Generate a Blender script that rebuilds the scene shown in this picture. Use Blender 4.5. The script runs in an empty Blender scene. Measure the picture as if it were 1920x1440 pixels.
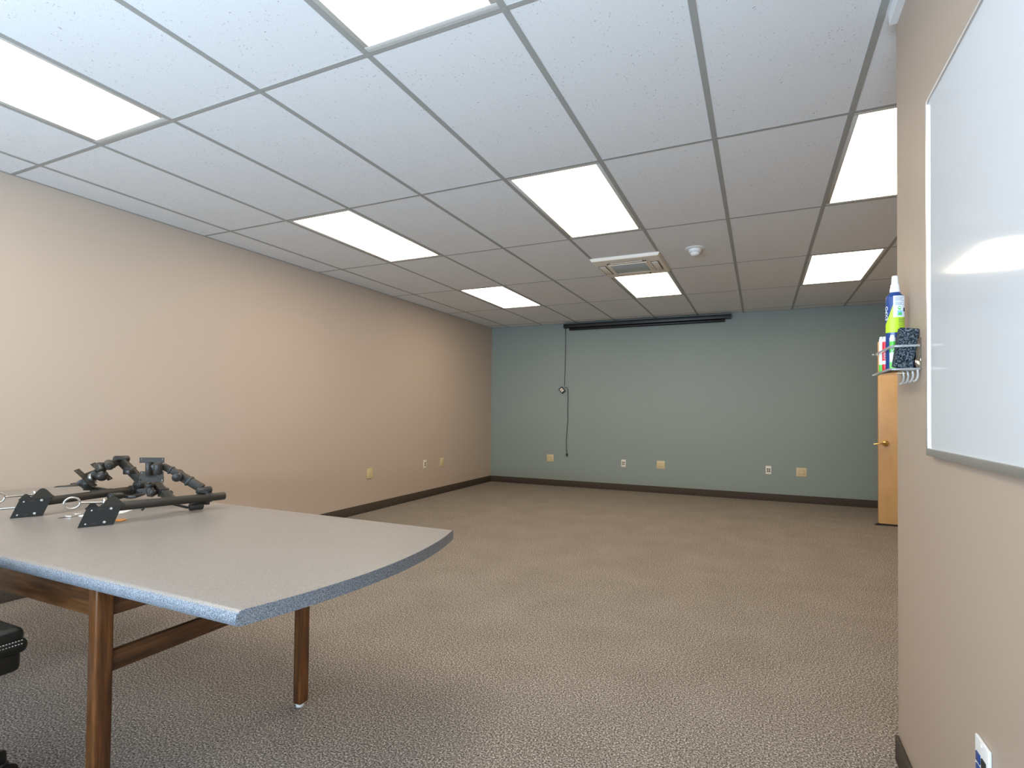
import bpy, bmesh, math, random
from mathutils import Vector, Matrix
random.seed(7)
C = bpy.context.scene.collection
PI = math.pi

# ------------------------------------------------------------------ camera, world, exposure
cam_data = bpy.data.cameras.new('camera')
cam = bpy.data.objects.new('camera', cam_data)
C.objects.link(cam)
CAM_H = 1.19
cam.matrix_world = (Matrix.Translation((0, 0, CAM_H)) @ Matrix.Rotation(0.41705, 4, 'Z')
                    @ Matrix.Rotation(PI/2 + 0.01732, 4, 'X') @ Matrix.Rotation(0.009256, 4, 'Z'))
cam_data.sensor_width = 36.0
cam_data.lens = 986.116/1920*36.0
cam_data.shift_x = -28.72/1920
cam_data.shift_y = 34.70/1920
cam_data.clip_start = 0.02
bpy.context.scene.camera = cam

w = bpy.data.worlds.new('world'); bpy.context.scene.world = w
w.use_nodes = True
w.node_tree.nodes['Background'].inputs[0].default_value = (0.62, 0.78, 1.0, 1)
w.node_tree.nodes['Background'].inputs[1].default_value = 1.0

vs = bpy.context.scene.view_settings
vs.view_transform = 'Standard'; vs.look = 'None'; vs.gamma = 1.0; vs.use_curve_mapping = False
vs.exposure = 0.2

PANEL_L = 8.3          # brightness of the ceiling diffusers
COOL_FILL_W = 405.0       # power of the cool fill added behind the camera
def area(name, loc, rot, sx, sy, power, col):
    l = bpy.data.lights.new(name, 'AREA'); l.shape = 'RECTANGLE'; l.size = sx; l.size_y = sy
    l.energy = power; l.color = col
    o = bpy.data.objects.new(name, l); o.location = loc; o.rotation_euler = rot; C.objects.link(o); return o
REAR_Y = -1.7
area('added_cool_fill', (-1.4, REAR_Y - 0.38, 1.1), (math.radians(150), 0, 0), 3.4, .5, COOL_FILL_W, (0.60, 0.79, 1.0))  # added cool fill, unseen, tilted up to brighten the near ceiling

# ------------------------------------------------------------------ materials
def hexc(h):
    v = [int(h[i:i+2], 16)/255 for i in (0, 2, 4)]
    return tuple(c/12.92 if c <= .04045 else ((c+.055)/1.055)**2.4 for c in v) + (1,)
def mat(name, col, rough=.5, metal=0.0, spec=.5, **kw):
    m = bpy.data.materials.new(name); m.use_nodes = True
    b = m.node_tree.nodes['Principled BSDF']
    b.inputs['Base Color'].default_value = col if len(col) == 4 else tuple(col) + (1,)
    b.inputs['Roughness'].default_value = rough; b.inputs['Metallic'].default_value = metal
    b.inputs['Specular IOR Level'].default_value = spec
    for k, v in kw.items(): b.inputs[k.replace('_', ' ')].default_value = v
    return m
def nd(m, t, **kw):
    n = m.node_tree.nodes.new(t)
    for k, v in kw.items(): setattr(n, k, v)
    return n
def lk(m, a, b): m.node_tree.links.new(a, b)
def bsdf(m): return m.node_tree.nodes['Principled BSDF']
def ramp(m, fac, stops, interp='LINEAR'):
    r = nd(m, 'ShaderNodeValToRGB'); r.color_ramp.interpolation = interp
    e = r.color_ramp.elements
    while len(e) < len(stops): e.new(.5)
    for el, (p, c) in zip(e, stops):
        el.position = p; el.color = c if len(c) == 4 else tuple(c) + (1,)
    lk(m, fac, r.inputs[0]); return r.outputs[0]
def noise(m, scale, detail=2, rough=.5, vec=None, stretch=None):
    if vec is None:
        vec = nd(m, 'ShaderNodeTexCoord').outputs['Object']
    if stretch:
        mp = nd(m, 'ShaderNodeMapping'); mp.inputs['Scale'].default_value = stretch
        lk(m, vec, mp.inputs[0]); vec = mp.outputs[0]
    n = nd(m, 'ShaderNodeTexNoise'); n.inputs['Scale'].default_value = scale
    n.inputs['Detail'].default_value = detail; n.inputs['Roughness'].default_value = rough
    lk(m, vec, n.inputs['Vector']); return n.outputs[0]
def bump(m, h, strength=.2, dist=.002):
    b = nd(m, 'ShaderNodeBump'); b.inputs['Strength'].default_value = strength; b.inputs['Distance'].default_value = dist
    lk(m, h, b.inputs['Height']); lk(m, b.outputs[0], bsdf(m).inputs['Normal'])
def speckle(m, scale, stops, detail=1, bstr=0, stretch=None, bdist=.002):
    n = noise(m, scale, detail, .6, stretch=stretch)
    lk(m, ramp(m, n, stops), bsdf(m).inputs['Base Color'])
    if bstr: bump(m, n, bstr, bdist)
    return m

M = {}
def paint(name, col, rough=.55):
    m = mat(name, col, rough, spec=.35)
    n = noise(m, 260, 3); bump(m, n, .12, .0008)
    return m
M['beige'] = paint('beige_wall_paint', (.50, .405, .325), .5)
M['blue'] = paint('grey_blue_wall_paint', (.262, .302, .272), .5)
M['plain'] = paint('off_white_wall_paint', (.55, .52, .47), .6)
# carpet: heather loops, light and dark yarns
m = M['carpet'] = mat('heathered_carpet', (.2, .17, .14), .95, spec=.1)
n1 = noise(m, 150, 2, .75); n2 = noise(m, 3.0, 3, .5)
c1 = ramp(m, n1, [(.34, (.05, .042, .037)), (.46, (.18, .15, .127)), (.55, (.31, .265, .225)), (.66, (.66, .59, .51))])
mx = nd(m, 'ShaderNodeMix'); mx.data_type = 'RGBA'; mx.blend_type = 'MULTIPLY'; mx.inputs[0].default_value = 1
lk(m, c1, mx.inputs[6]); lk(m, ramp(m, n2, [(.3, (.88, .87, .86)), (.7, (1, 1, 1))]), mx.inputs[7])
lk(m, mx.outputs[2], bsdf(m).inputs['Base Color']); bump(m, n1, .5, .004)
M['base_carpet'] = speckle(mat('dark_carpet_base', (.06, .05, .04), .9, spec=.1), 220,
    [(.35, (.035, .028, .022)), (.65, (.115, .092, .072))], 2, .3)
# ceiling tile: white board with small pits
m = M['tile'] = mat('mineral_ceiling_tile', (.72, .72, .71), .85, spec=.2)
v = nd(m, 'ShaderNodeTexVoronoi'); v.inputs['Scale'].default_value = 58
tc = nd(m, 'ShaderNodeTexCoord'); mp = nd(m, 'ShaderNodeMapping'); mp.inputs['Scale'].default_value = (1, .8, 1)
lk(m, tc.outputs['Object'], mp.inputs[0])
nz = nd(m, 'ShaderNodeTexNoise'); nz.inputs['Scale'].default_value = 30; lk(m, mp.outputs[0], nz.inputs['Vector'])
ad = nd(m, 'ShaderNodeMix'); ad.data_type = 'RGBA'; ad.inputs[0].default_value = .03
lk(m, mp.outputs[0], ad.inputs[6]); lk(m, nz.outputs[1], ad.inputs[7]); lk(m, ad.outputs[2], v.inputs['Vector'])
pit = ramp(m, v.outputs['Distance'], [(.10, (0, 0, 0)), (.19, (1, 1, 1))])
patch = ramp(m, noise(m, 9, 3), [(.40, (0, 0, 0)), (.56, (1, 1, 1))])   # pits come in drifts
inv = nd(m, 'ShaderNodeMath', operation='SUBTRACT'); inv.inputs[0].default_value = 1; lk(m, pit, inv.inputs[1])
mul = nd(m, 'ShaderNodeMath', operation='MULTIPLY'); lk(m, inv.outputs[0], mul.inputs[0]); lk(m, patch, mul.inputs[1])
fine = noise(m, 330, 2, .7)
cm = nd(m, 'ShaderNodeMix'); cm.data_type = 'RGBA'
lk(m, mul.outputs[0], cm.inputs[0])
lk(m, ramp(m, fine, [(.3, (.60, .60, .595)), (.5, (.73, .73, .72)), (.7, (.80, .80, .79))]), cm.inputs[6])
cm.inputs[7].default_value = (.42, .42, .43, 1)
lk(m, cm.outputs[2], bsdf(m).inputs['Base Color'])
M['grid'] = mat('shaded_steel_grid', (.33, .325, .30), .45, spec=.4)  # white steel, its dimmer light put into the grey colour
M['fixture'] = mat('painted_fixture_frame', (.55, .54, .50), .4)
m = M['panel'] = mat('lit_acrylic_diffuser', (.9, .88, .82), .4)
bsdf(m).inputs['Emission Color'].default_value = (1.0, .86, .66, 1); bsdf(m).inputs['Emission Strength'].default_value = PANEL_L
M['white_plastic'] = mat('white_plastic', (.78, .78, .76), .4)
M['ivory'] = mat('ivory_plastic', (.66, .53, .30), .4)
M['cream_plastic'] = mat('cream_plastic', (.80, .72, .60), .4)
M['black'] = mat('black_plastic', (.012, .012, .013), .4)
M['slot'] = mat('dark_slot', (.02, .018, .015), .7)
M['black_metal'] = mat('black_powder_coat', (.032, .027, .020), .46, spec=.35)
n = noise(M['black_metal'], 900, 2); bump(M['black_metal'], n, .08, .0004)
M['plate_black'] = mat('black_enamel_plate', (.010, .010, .008), .5, spec=.3)
M['black_cast'] = mat('black_cast_joint', (.026, .024, .021), .36, spec=.45)
M['chrome'] = mat('zinc_plated_steel', (.58, .57, .54), .28, 1.0)
M['steel'] = mat('brushed_steel', (.42, .41, .38), .35, 1.0)
M['brass'] = mat('polished_brass', (.80, .55, .20), .22, 1.0)
M['laminate'] = speckle(mat('speckled_grey_laminate', (.4, .38, .36), .30, spec=.5), 420,
    [(.30, (.15, .138, .125)), (.5, (.245, .220, .198)), (.72, (.35, .315, .285))], 2)
M['edge_shade'] = speckle(mat('cool_shaded_laminate', (.2, .23, .27), .5), 420,
    [(.36, (.075, .086, .10)), (.5, (.165, .182, .205)), (.66, (.34, .365, .40))], 2)  # same laminate as the top, cool light and shade put into its colour
def wood(name, dark, mid, light, rough=.35, stretch=(14, 14, 1.2), scale=3.5):
    m = mat(name, mid, rough, spec=.5)
    n = noise(m, scale, 5, .65, stretch=stretch)
    lk(m, ramp(m, n, [(.25, dark), (.5, mid), (.75, light)]), bsdf(m).inputs['Base Color'])
    bump(m, n, .05, .001)
    return m
M['walnut'] = wood('stained_walnut', (.024, .008, .003), (.105, .038, .010), (.25, .098, .030), .32)
M['walnut_long'] = wood('stained_walnut_rail', (.024, .009, .003), (.085, .034, .011), (.19, .080, .028), .32, (1.2, 14, 14))
M['walnut_deep'] = wood('stained_walnut_crossrail', (.024, .009, .003), (.085, .034, .011), (.19, .080, .028), .32, (14, 1.2, 14))
M['birch'] = wood('birch_veneer', (.56, .31, .115), (.66, .385, .155), (.74, .47, .21), .42, (2.2, 2.2, .7), 2.2)
M['leather'] = mat('black_leather', (.008, .009, .008), .32, spec=.6)
n = noise(M['leather'], 140, 4); bump(M['leather'], n, .15, .001)
M['thread'] = mat('white_thread', (.6, .6, .55), .8)
M['board'] = mat('white_board_enamel', (.64, .65, .66), .09, spec=.5)
M['alu'] = mat('anodised_aluminium', (.58, .57, .54), .42, .85)
M['alu_bright'] = mat('bright_aluminium_trim', (.85, .87, .90), .30, .9)
m = M['acrylic'] = mat('clear_acrylic', (.97, .98, .97), .04, IOR=1.49, Transmission_Weight=1.0)
M['acrylic_edge'] = mat('frosted_acrylic_edge', (.92, .92, .89), .2, Transmission_Weight=.75)
M['bottle_blue'] = mat('blue_bottle', (.012, .050, .20), .3)
M['lime'] = mat('lime_label', (.48, .68, .02), .35)
M['label_white'] = mat('white_label', (.75, .80, .84), .4)
M['label_blue'] = mat('pale_blue_print', (.25, .55, .80), .4)
M['green'] = mat('green_print', (.10, .55, .06), .4)
M['light_green'] = mat('light_green_plastic', (.22, .70, .16), .35)
M['red'] = mat('red_plastic', (.75, .015, .035), .35)
M['navy'] = mat('navy_print', (.02, .03, .10), .4)
M['orange'] = mat('orange_plastic', (.75, .30, .05), .5)
m = M['felt'] = mat('charcoal_felt', (.05, .06, .065), .95, spec=.1)
n = noise(m, 210, 3, .8)
lk(m, ramp(m, n, [(.40, (.006, .008, .010)), (.50, (.030, .040, .048)), (.64, (.19, .22, .245))]), bsdf(m).inputs['Base Color']); bump(m, n, .5, .003)
M['dark_rubber'] = mat('dark_rubber', (.03, .018, .012), .6)
M['intake'] = mat('intake_filter_panel', (.42, .47, .47), .5)
M['glass'] = mat('window_glass', (1, 1, 1), .02, IOR=1.2, Transmission_Weight=1.0)

# ------------------------------------------------------------------ mesh helpers
def box(bm, lo, hi, bev=0, seg=2, mtx=None, mi=0):
    vs_ = [bm.verts.new((x, y, z)) for x in (lo[0], hi[0]) for y in (lo[1], hi[1]) for z in (lo[2], hi[2])]
    idx = [(0, 1, 3, 2), (4, 6, 7, 5), (0, 4, 5, 1), (2, 3, 7, 6), (0, 2, 6, 4), (1, 5, 7, 3)]
    fs = [bm.faces.new([vs_[i] for i in f]) for f in idx]
    for f in fs: f.material_index = mi
    if bev:
        es = list({e for f in fs for e in f.edges})
        r = bmesh.ops.bevel(bm, geom=es, offset=bev, segments=seg, affect='EDGES', profile=.5)
        for f in r['faces']: f.material_index = mi
        vs_ = list({v for f in r['faces'] for v in f.verts} | {v for v in vs_ if v.is_valid})
    if mtx is not None:
        bmesh.ops.transform(bm, matrix=mtx, verts=[v for v in vs_ if v.is_valid])
def frame_mtx(a, b, up=(0, 0, 1)):
    a = Vector(a); b = Vector(b); z = (b - a).normalized(); u = Vector(up)
    if abs(z.dot(u)) > .98: u = Vector((1, 0, 0))
    x = u.cross(z).normalized(); y = z.cross(x)
    return Matrix(((x.x, y.x, z.x, a.x), (x.y, y.y, z.y, a.y), (x.z, y.z, z.z, a.z), (0, 0, 0, 1))), (b - a).length
def cyl(bm, a, b, r, r2=None, seg=24, cap=True, mi=0, bev=0):
    """a lathe between two points; bev rounds the rims"""
    r2 = r if r2 is None else r2
    prof = [(0, r), (1, r2)]
    mtx, L = frame_mtx(a, b)
    if bev: prof = [(0, r - bev), (bev*.3/L, r - bev*.3), (bev/L, r), (1 - bev/L, r2), (1 - bev*.3/L, r2 - bev*.3), (1, r2 - bev)]
    return lathe(bm, [(rr, t*L) for t, rr in prof], mtx, seg, mi, cap)
def lathe(bm, prof, mtx, seg=24, mi=0, cap=True):
    rings = []
    for r, z in prof:
        rings.append([bm.verts.new(mtx @ Vector((r*math.cos(2*PI*k/seg), r*math.sin(2*PI*k/seg), z))) for k in range(seg)])
    for a, b in zip(rings, rings[1:]):
        for k in range(seg):
            f = bm.faces.new((a[k], a[(k+1) % seg], b[(k+1) % seg], b[k])); f.material_index = mi; f.smooth = True
    if cap:
        f = bm.faces.new(rings[0][::-1]); f.material_index = mi
        f = bm.faces.new(rings[-1]); f.material_index = mi
def tube(bm, pts, r, seg=10, mi=0, closed=False):
    P_ = [Vector(p) for p in pts]; n = len(P_); rings = []
    prevx = None
    for i, p in enumerate(P_):
        if closed: t = (P_[(i+1) % n] - P_[i-1]).normalized()
        else: t = (P_[min(i+1, n-1)] - P_[max(i-1, 0)]).normalized()
        if prevx is None:
            u = Vector((0, 0, 1)) if abs(t.z) < .9 else Vector((1, 0, 0))
            x = u.cross(t).normalized()
        else:
            x = (prevx - t*prevx.dot(t)).normalized()
        prevx = x; y = t.cross(x)
        rings.append([bm.verts.new(p + r*(math.cos(2*PI*k/seg)*x + math.sin(2*PI*k/seg)*y)) for k in range(seg)])
    pairs = list(zip(rings, rings[1:])) + ([(rings[-1], rings[0])] if closed else [])
    for a, b in pairs:
        for k in range(seg):
            f = bm.faces.new((a[k], a[(k+1) % seg], b[(k+1) % seg], b[k])); f.smooth = True; f.material_index = mi
    if not closed:
        bm.faces.new(rings[0][::-1]).material_index = mi; bm.faces.new(rings[-1]).material_index = mi
def prism(bm, pts, n, bev=0, mi=0):
    """solid from a planar outline, pushed along n"""
    a = [bm.verts.new(p) for p in pts]; b = [bm.verts.new(Vector(p) + Vector(n)) for p in pts]
    fs = [bm.faces.new(a), bm.faces.new(b[::-1])]
    k = len(a)
    for i in range(k): fs.append(bm.faces.new((a[i], b[i], b[(i+1) % k], a[(i+1) % k])))
    for f in fs: f.material_index = mi
    if bev: bmesh.ops.bevel(bm, geom=list({e for f in fs for e in f.edges}), offset=bev, segments=2, affect='EDGES')
def bar(bm, a, b, wx, wy, bev=.002, up=(0, 0, 1), mi=0):
    mtx, L = frame_mtx(a, b, up)
    box(bm, (-wx/2, -wy/2, 0), (wx/2, wy/2, L), bev, 2, mtx, mi)
def ball(bm, c, r, mi=0, sc=(1, 1, 1)):
    r_ = bmesh.ops.create_uvsphere(bm, u_segments=20, v_segments=12, radius=r)
    for v in r_['verts']: v.co = Vector((v.co.x*sc[0], v.co.y*sc[1], v.co.z*sc[2])) + Vector(c)
    for f in {f for v in r_['verts'] for f in v.link_faces}: f.smooth = True; f.material_index = mi
def obj(name, bm, mats, parent=None, smooth=False):
    bmesh.ops.recalc_face_normals(bm, faces=bm.faces[:])
    me = bpy.data.meshes.new(name); bm.to_mesh(me); bm.free()
    for m_ in (mats if isinstance(mats, (list, tuple)) else [mats]): me.materials.append(m_)
    if smooth:
        for p in me.polygons: p.use_smooth = True
    me.set_sharp_from_angle(angle=math.radians(50 if smooth else 38))
    o = bpy.data.objects.new(name, me); C.objects.link(o)
    if parent is not None:
        o.parent = parent; o.matrix_parent_inverse = parent.matrix_world.inverted() if False else Matrix.Translation(-parent.location)
    return o
def thing(name, label, cat, loc=(0, 0, 0), group=None):
    o = bpy.data.objects.new(name, None); o.location = loc; o.empty_display_size = .05; C.objects.link(o)
    o['label'] = label; o['category'] = cat
    if group: o['group'] = group
    return o
def tag(o, label, cat, group=None):
    o['label'] = label; o['category'] = cat
    if group: o['group'] = group
    return o
def struct(name, bm, m_, parent=None):
    o = obj(name, bm, m_, parent); o['kind'] = 'structure'; return o
def B(): return bmesh.new()
def bx(name, lo, hi, m_, parent=None, bev=0, seg=2):
    bm = B(); box(bm, lo, hi, bev, seg); return obj(name, bm, m_, parent)
def text_mesh(name, s, size, m_, mtx, parent, ext=.0004):
    c = bpy.data.curves.new(name, 'FONT'); c.body = s; c.size = size; c.extrude = ext; c.align_x = 'CENTER'; c.align_y = 'CENTER'
    t = bpy.data.objects.new(name + '_curve', c); C.objects.link(t)
    bpy.context.view_layer.update()
    me = bpy.data.meshes.new_from_object(t.evaluated_get(bpy.context.evaluated_depsgraph_get()))
    C.objects.unlink(t); bpy.data.objects.remove(t)
    me.transform(mtx); me.materials.clear(); me.materials.append(m_)
    o = bpy.data.objects.new(name, me); C.objects.link(o)
    o.parent = parent; o.matrix_parent_inverse = Matrix.Translation(-parent.location)
    return o

# ------------------------------------------------------------------ room shell
XL, XR, XF = -4.20, 0.438, 2.07        # left wall, near right wall, far right wall
YB, YE = 7.96, 2.205                    # back wall, end of the near right wall
ZC = 1.4223 + CAM_H                    # ceiling tiles
GX, GY, T = -3.8765, 1.6375, 0.6096    # grid origin and pitch
TH = .12
bm = B(); box(bm, (XL - TH, REAR_Y - TH, -.1), (XF + 1.6, YB + TH, 0)); struct('floor', bm, M['carpet'])
bm = B(); box(bm, (XL - TH, REAR_Y - TH, 0), (XL, YB + TH, ZC + .12)); struct('wall_left', bm, M['beige'])
bm = B(); box(bm, (XL, YB, 0), (XF + TH, YB + TH, ZC + .12)); struct('wall_back', bm, M['blue'])
bm = B(); box(bm, (XR, REAR_Y, 0), (XR + .14, YE, ZC + .12), .004); struct('wall_right', bm, M['beige'])
bm = B(); box(bm, (XR + .14, YE - TH, 0), (XF, YE, ZC + .12)); struct('wall_alcove', bm, M['beige'])
bm = B()
D0, D1, DH = 6.765, 7.68, 2.03
box(bm, (XF, YE - TH, 0), (XF + TH, D0, ZC + .12)); box(bm, (XF, D1, 0), (XF + TH, YB, ZC + .12)); box(bm, (XF, D0, DH), (XF + TH, D1, ZC + .12))
struct('wall_far_right', bm, M['beige'])
# rear wall, out of view; its window opening is added for the cool fill
WX0, WX1, WZ0, WZ1 = -3.3, .38, .82, 2.18
bm = B()
box(bm, (XL, REAR_Y - TH, 0), (WX0, REAR_Y, ZC + .12)); box(bm, (WX1, REAR_Y - TH, 0), (XR, REAR_Y, ZC + .12))
box(bm, (WX0, REAR_Y - TH, 0), (WX1, REAR_Y, WZ0)); box(bm, (WX0, REAR_Y - TH, WZ1), (WX1, REAR_Y, ZC + .12))
struct('wall_rear', bm, M['beige'])
bm = B()
for x0, x1 in ((WX0, WX0 + .05), (-2.10, -2.05), (-.87, -.82), (WX1 - .05, WX1)): box(bm, (x0, REAR_Y - .09, WZ0), (x1, REAR_Y - .03, WZ1))
box(bm, (WX0, REAR_Y - .09, WZ0), (WX1, REAR_Y - .03, WZ0 + .05)); box(bm, (WX0, REAR_Y - .09, WZ1 - .05), (WX1, REAR_Y - .03, WZ1))
struct('added_window_1', bm, M['white_plastic'])  # unseen window frame, added to go with the cool fill
# hallway behind the doorway
bm = B()
box(bm, (XF + 1.5, D0 - .6, 0), (XF + 1.6, YB + TH, ZC)); box(bm, (XF + TH, D0 - .7, 0), (XF + 1.6, D0 - .6, ZC))
box(bm, (XF + TH, YB, 0), (XF + 1.5, YB + TH, ZC)); box(bm, (XF + TH, D0 - .7, ZC - .1), (XF + 1.6, YB + TH, ZC))
struct('wall_hallway', bm, M['plain'])
bm = B()
for a, b in (((XF - .012, D0 - .0, 0), (XF + TH + .01, D0 + .02, DH)), ((XF - .012, D1 - .02, 0), (XF + TH + .01, D1 + .06, DH + .06)),
             ((XF - .012, D0, DH - .02), (XF + TH + .01, D1, DH + .05))): box(bm, a, b, .003)
struct('trim_2', bm, M['birch'])
# baseboards of dark carpet
BH, BT = .098, .010
def skirt(name, lo, hi):
    bm = B(); box(bm, lo, hi, .002); struct(name, bm, M['base_carpet'])
skirt('baseboard_left', (XL, REAR_Y, 0), (XL + BT, YB, BH))
skirt('baseboard_back', (XL + BT, YB - BT, 0), (XF, YB, BH))
skirt('baseboard_right', (XR - BT, REAR_Y, 0), (XR, YE - .004, BH - .012))
skirt('baseboard_alcove', (XR + .14, YE, 0), (XF - BT, YE + BT, BH))
skirt('baseboard_far_right', (XF - BT, YE + BT, 0), (XF, D0 - .01, BH))
# pale strip where the near right wall meets the ceiling
bm = B()
prism(bm, [(XR - .027, REAR_Y, ZC - .004), (XR, REAR_Y, ZC - .004), (XR, REAR_Y, ZC - .047), (XR - .023, REAR_Y, ZC - .047)], (0, 2.19 - REAR_Y, 0))
struct('trim_1', bm, M['white_plastic'])

# ------------------------------------------------------------------ ceiling: tiles above an exposed grid
def lit_cell(i, j):      # cells that carry a light
    return (i, j) in LIGHT_CELLS
LIGHT_CELLS = [(1, 0), (4, 0), (1, 2), (4, 2), (7, 2), (1, 4), (4, 4), (7, 4)]
def gx(i): return GX + i*T
def gy(j): return GY + (j - 1)*2*T     # lines across the room, four feet apart
bm = B()
j0, j1 = -3, 6
for i in range(-1, 10):
    for j in range(j0, j1 + 1):
        if (i, j) in LIGHT_CELLS: continue
        x0, x1 = max(gx(i), XL), min(gx(i+1), XF); y0, y1 = max(gy(j), REAR_Y), min(gy(j+1), YB)
        if x1 - x0 < .01 or y1 - y0 < .01: continue
        if (i, j) == (4, 3): y1 = gy(3) + T      # the cassette fills the far half
        g = .002
        # each board sags a hair at its middle
        vs_ = [bm.verts.new(p) for p in ((x0 + g, y0 + g, ZC), (x1 - g, y0 + g, ZC), (x1 - g, y1 - g, ZC), (x0 + g, y1 - g, ZC))]
        up = [bm.verts.new(v.co + Vector((0, 0, .016))) for v in vs_]
        bm.faces.new(vs_); bm.faces.new(up[::-1])
        for k in range(4): bm.faces.new((vs_[k], up[k], up[(k+1) % 4], vs_[(k+1) % 4]))
# deck above, so no light leaks between the boards
box(bm, (XL - TH, REAR_Y - TH, ZC + .12), (XF + TH, YB + TH, ZC + .16))
ceil = struct('ceiling', bm, M['tile'])
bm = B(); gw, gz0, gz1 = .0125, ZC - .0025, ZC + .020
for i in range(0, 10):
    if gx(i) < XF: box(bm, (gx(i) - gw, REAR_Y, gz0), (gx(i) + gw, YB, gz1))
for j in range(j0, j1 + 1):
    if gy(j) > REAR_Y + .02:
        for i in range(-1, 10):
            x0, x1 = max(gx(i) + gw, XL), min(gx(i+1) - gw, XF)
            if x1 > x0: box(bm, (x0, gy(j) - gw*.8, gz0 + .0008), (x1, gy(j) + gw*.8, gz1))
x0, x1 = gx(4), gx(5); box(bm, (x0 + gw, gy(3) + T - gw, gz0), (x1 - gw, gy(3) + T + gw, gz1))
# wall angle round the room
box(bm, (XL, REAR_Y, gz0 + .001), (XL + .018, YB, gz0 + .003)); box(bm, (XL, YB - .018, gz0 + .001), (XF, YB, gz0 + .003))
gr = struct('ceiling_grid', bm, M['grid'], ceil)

# ------------------------------------------------------------------ ceiling lights
LIGHT_LABEL = {
    (1, 0): 'lit panel light cut by the left frame edge, nearest one of the left row',
    (4, 0): 'lit panel light cut by the top frame edge',
    (1, 2): 'lit panel light, middle one of the left row over the beige wall side',
    (4, 2): 'lit panel light in the middle of the ceiling, in front of the air cassette',
    (7, 2): 'lit panel light on the right, partly hidden behind the near right wall',
    (1, 4): 'lit panel light farthest away in the left row, near the back left corner',
    (4, 4): 'lit panel light directly beyond the ceiling air cassette, before the projector screen',
    (7, 4): 'lit panel light farthest away on the right, above the birch door side',
    (1, -2): 'lit panel light behind the camera on the left', (4, -2): 'lit panel light behind the camera on the right'}
def make_light(i, j):
    x0, x1, y0, y1 = gx(i) + .006, gx(i+1) - .006, gy(j) + .006, gy(j+1) - .006
    t = thing('ceiling_light', LIGHT_LABEL[(i, j)], 'ceiling light', ((x0+x1)/2, (y0+y1)/2, ZC), 'recessed panel lights in the ceiling grid')
    bm = B(); fw = .030
    for a, b in (((x0, y0), (x1, y0 + fw)), ((x0, y1 - fw), (x1, y1)), ((x0, y0 + fw), (x0 + fw, y1 - fw)), ((x1 - fw, y0 + fw), (x1, y1 - fw))):
        box(bm, (a[0], a[1], ZC - .001), (b[0], b[1], ZC + .012), .002)
    box(bm, (x0, y0, ZC + .09), (x1, y1, ZC + .10))
    for a, b in (((x0, y0), (x1, y0 + .004)), ((x0, y1 - .004), (x1, y1)), ((x0, y0), (x0 + .004, y1)), ((x1 - .004, y0), (x1, y1))):
        box(bm, (a[0], a[1], ZC + .012), (b[0], b[1], ZC + .09))
    obj('light_frame', bm, M['fixture'], t)
    bm = B(); box(bm, (x0 + fw - .004, y0 + fw - .004, ZC + .004), (x1 - fw + .004, y1 - fw + .004, ZC + .008))
    obj('diffuser', bm, M['panel'], t)
for c in LIGHT_CELLS: make_light(*c)

# ------------------------------------------------------------------ air cassette in the ceiling
x0, x1, y0, y1 = gx(4) - .012, gx(5) + .012, gy(3) + T - .012, gy(4) + .012
cx, cy = (x0+x1)/2, (y0+y1)/2
t = thing('air_cassette', 'off-white square air conditioning cassette set in the ceiling', 'air conditioner', (cx, cy, ZC))
bm = B(); zb = ZC - .034
prof = [(0, -.008), (.012, -.030), (.05, -.036), (.13, -.036)]
def ring_rect(d, z): return [(x0 + d, y0 + d, ZC + z), (x1 - d, y0 + d, ZC + z), (x1 - d, y1 - d, ZC + z), (x0 + d, y1 - d, ZC + z)]
rs = [[bm.verts.new(p) for p in ring_rect(d, z)] for d, z in prof]
for a, b in zip(rs, rs[1:]):
    for k in range(4): bm.faces.new((a[k], a[(k+1) % 4], b[(k+1) % 4], b[k]))
top = [bm.verts.new((v.co.x, v.co.y, ZC + .05)) for v in rs[0]]
for k in range(4): bm.faces.new((rs[0][k], rs[0][(k+1) % 4], top[(k+1) % 4], top[k]))
bm.faces.new(rs[-1]); bm.faces.new(top[::-1])
obj('casing', bm, M['cream_plastic'], t)
bx('intake_grille', (cx - .165, cy - .15, ZC - .041), (cx + .165, cy + .15, ZC - .036), M['intake'], t, .004)
bm = B()
for a, b in (((cx - .18, cy - .165), (cx + .18, cy - .150)), ((cx - .18, cy + .15), (cx + .18, cy + .165)), ((cx - .18, cy - .15), (cx - .165, cy + .15)), ((cx + .165, cy - .15), (cx + .18, cy + .15))):
    box(bm, (a[0], a[1], ZC - .043), (b[0], b[1], ZC - .036), .002)
obj('grille_frame', bm, M['cream_plastic'], t)
for sx in (-1, 1):      # side louvres
    bm = B(); X = cx + sx*.245
    box(bm, (X - .035, cy - .15, ZC - .0385), (X + .035, cy + .15, ZC - .0355), 0)
    f = obj('louvre_slot', bm, M['slot'], t)
    bm = B(); box(bm, (X - .029, cy - .143, ZC - .042), (X + .029, cy + .143, ZC - .036), .002); obj('louvre_flap', bm, M['cream_plastic'], f)
    f.children[0].matrix_parent_inverse = Matrix()
bm = B(); box(bm, (cx - .16, cy - .232, ZC - .0385), (cx + .16, cy - .185, ZC - .0355)); f = obj('louvre_slot', bm, M['slot'], t)
bm = B(); box(bm, (cx - .152, cy - .228, ZC - .042), (cx + .152, cy - .187, ZC - .036), .002); g_ = obj('louvre_flap', bm, M['cream_plastic'], f); g_.matrix_parent_inverse = Matrix()
for px_, py_ in ((-.175, -.21), (.175, -.21), (.14, .225)):
    bm = B(); cyl(bm, (cx + px_, cy + py_, ZC - .0425), (cx + px_, cy + py_, ZC - .036), .008, seg=12); obj('screw', bm, M['slot'], t)

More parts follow.
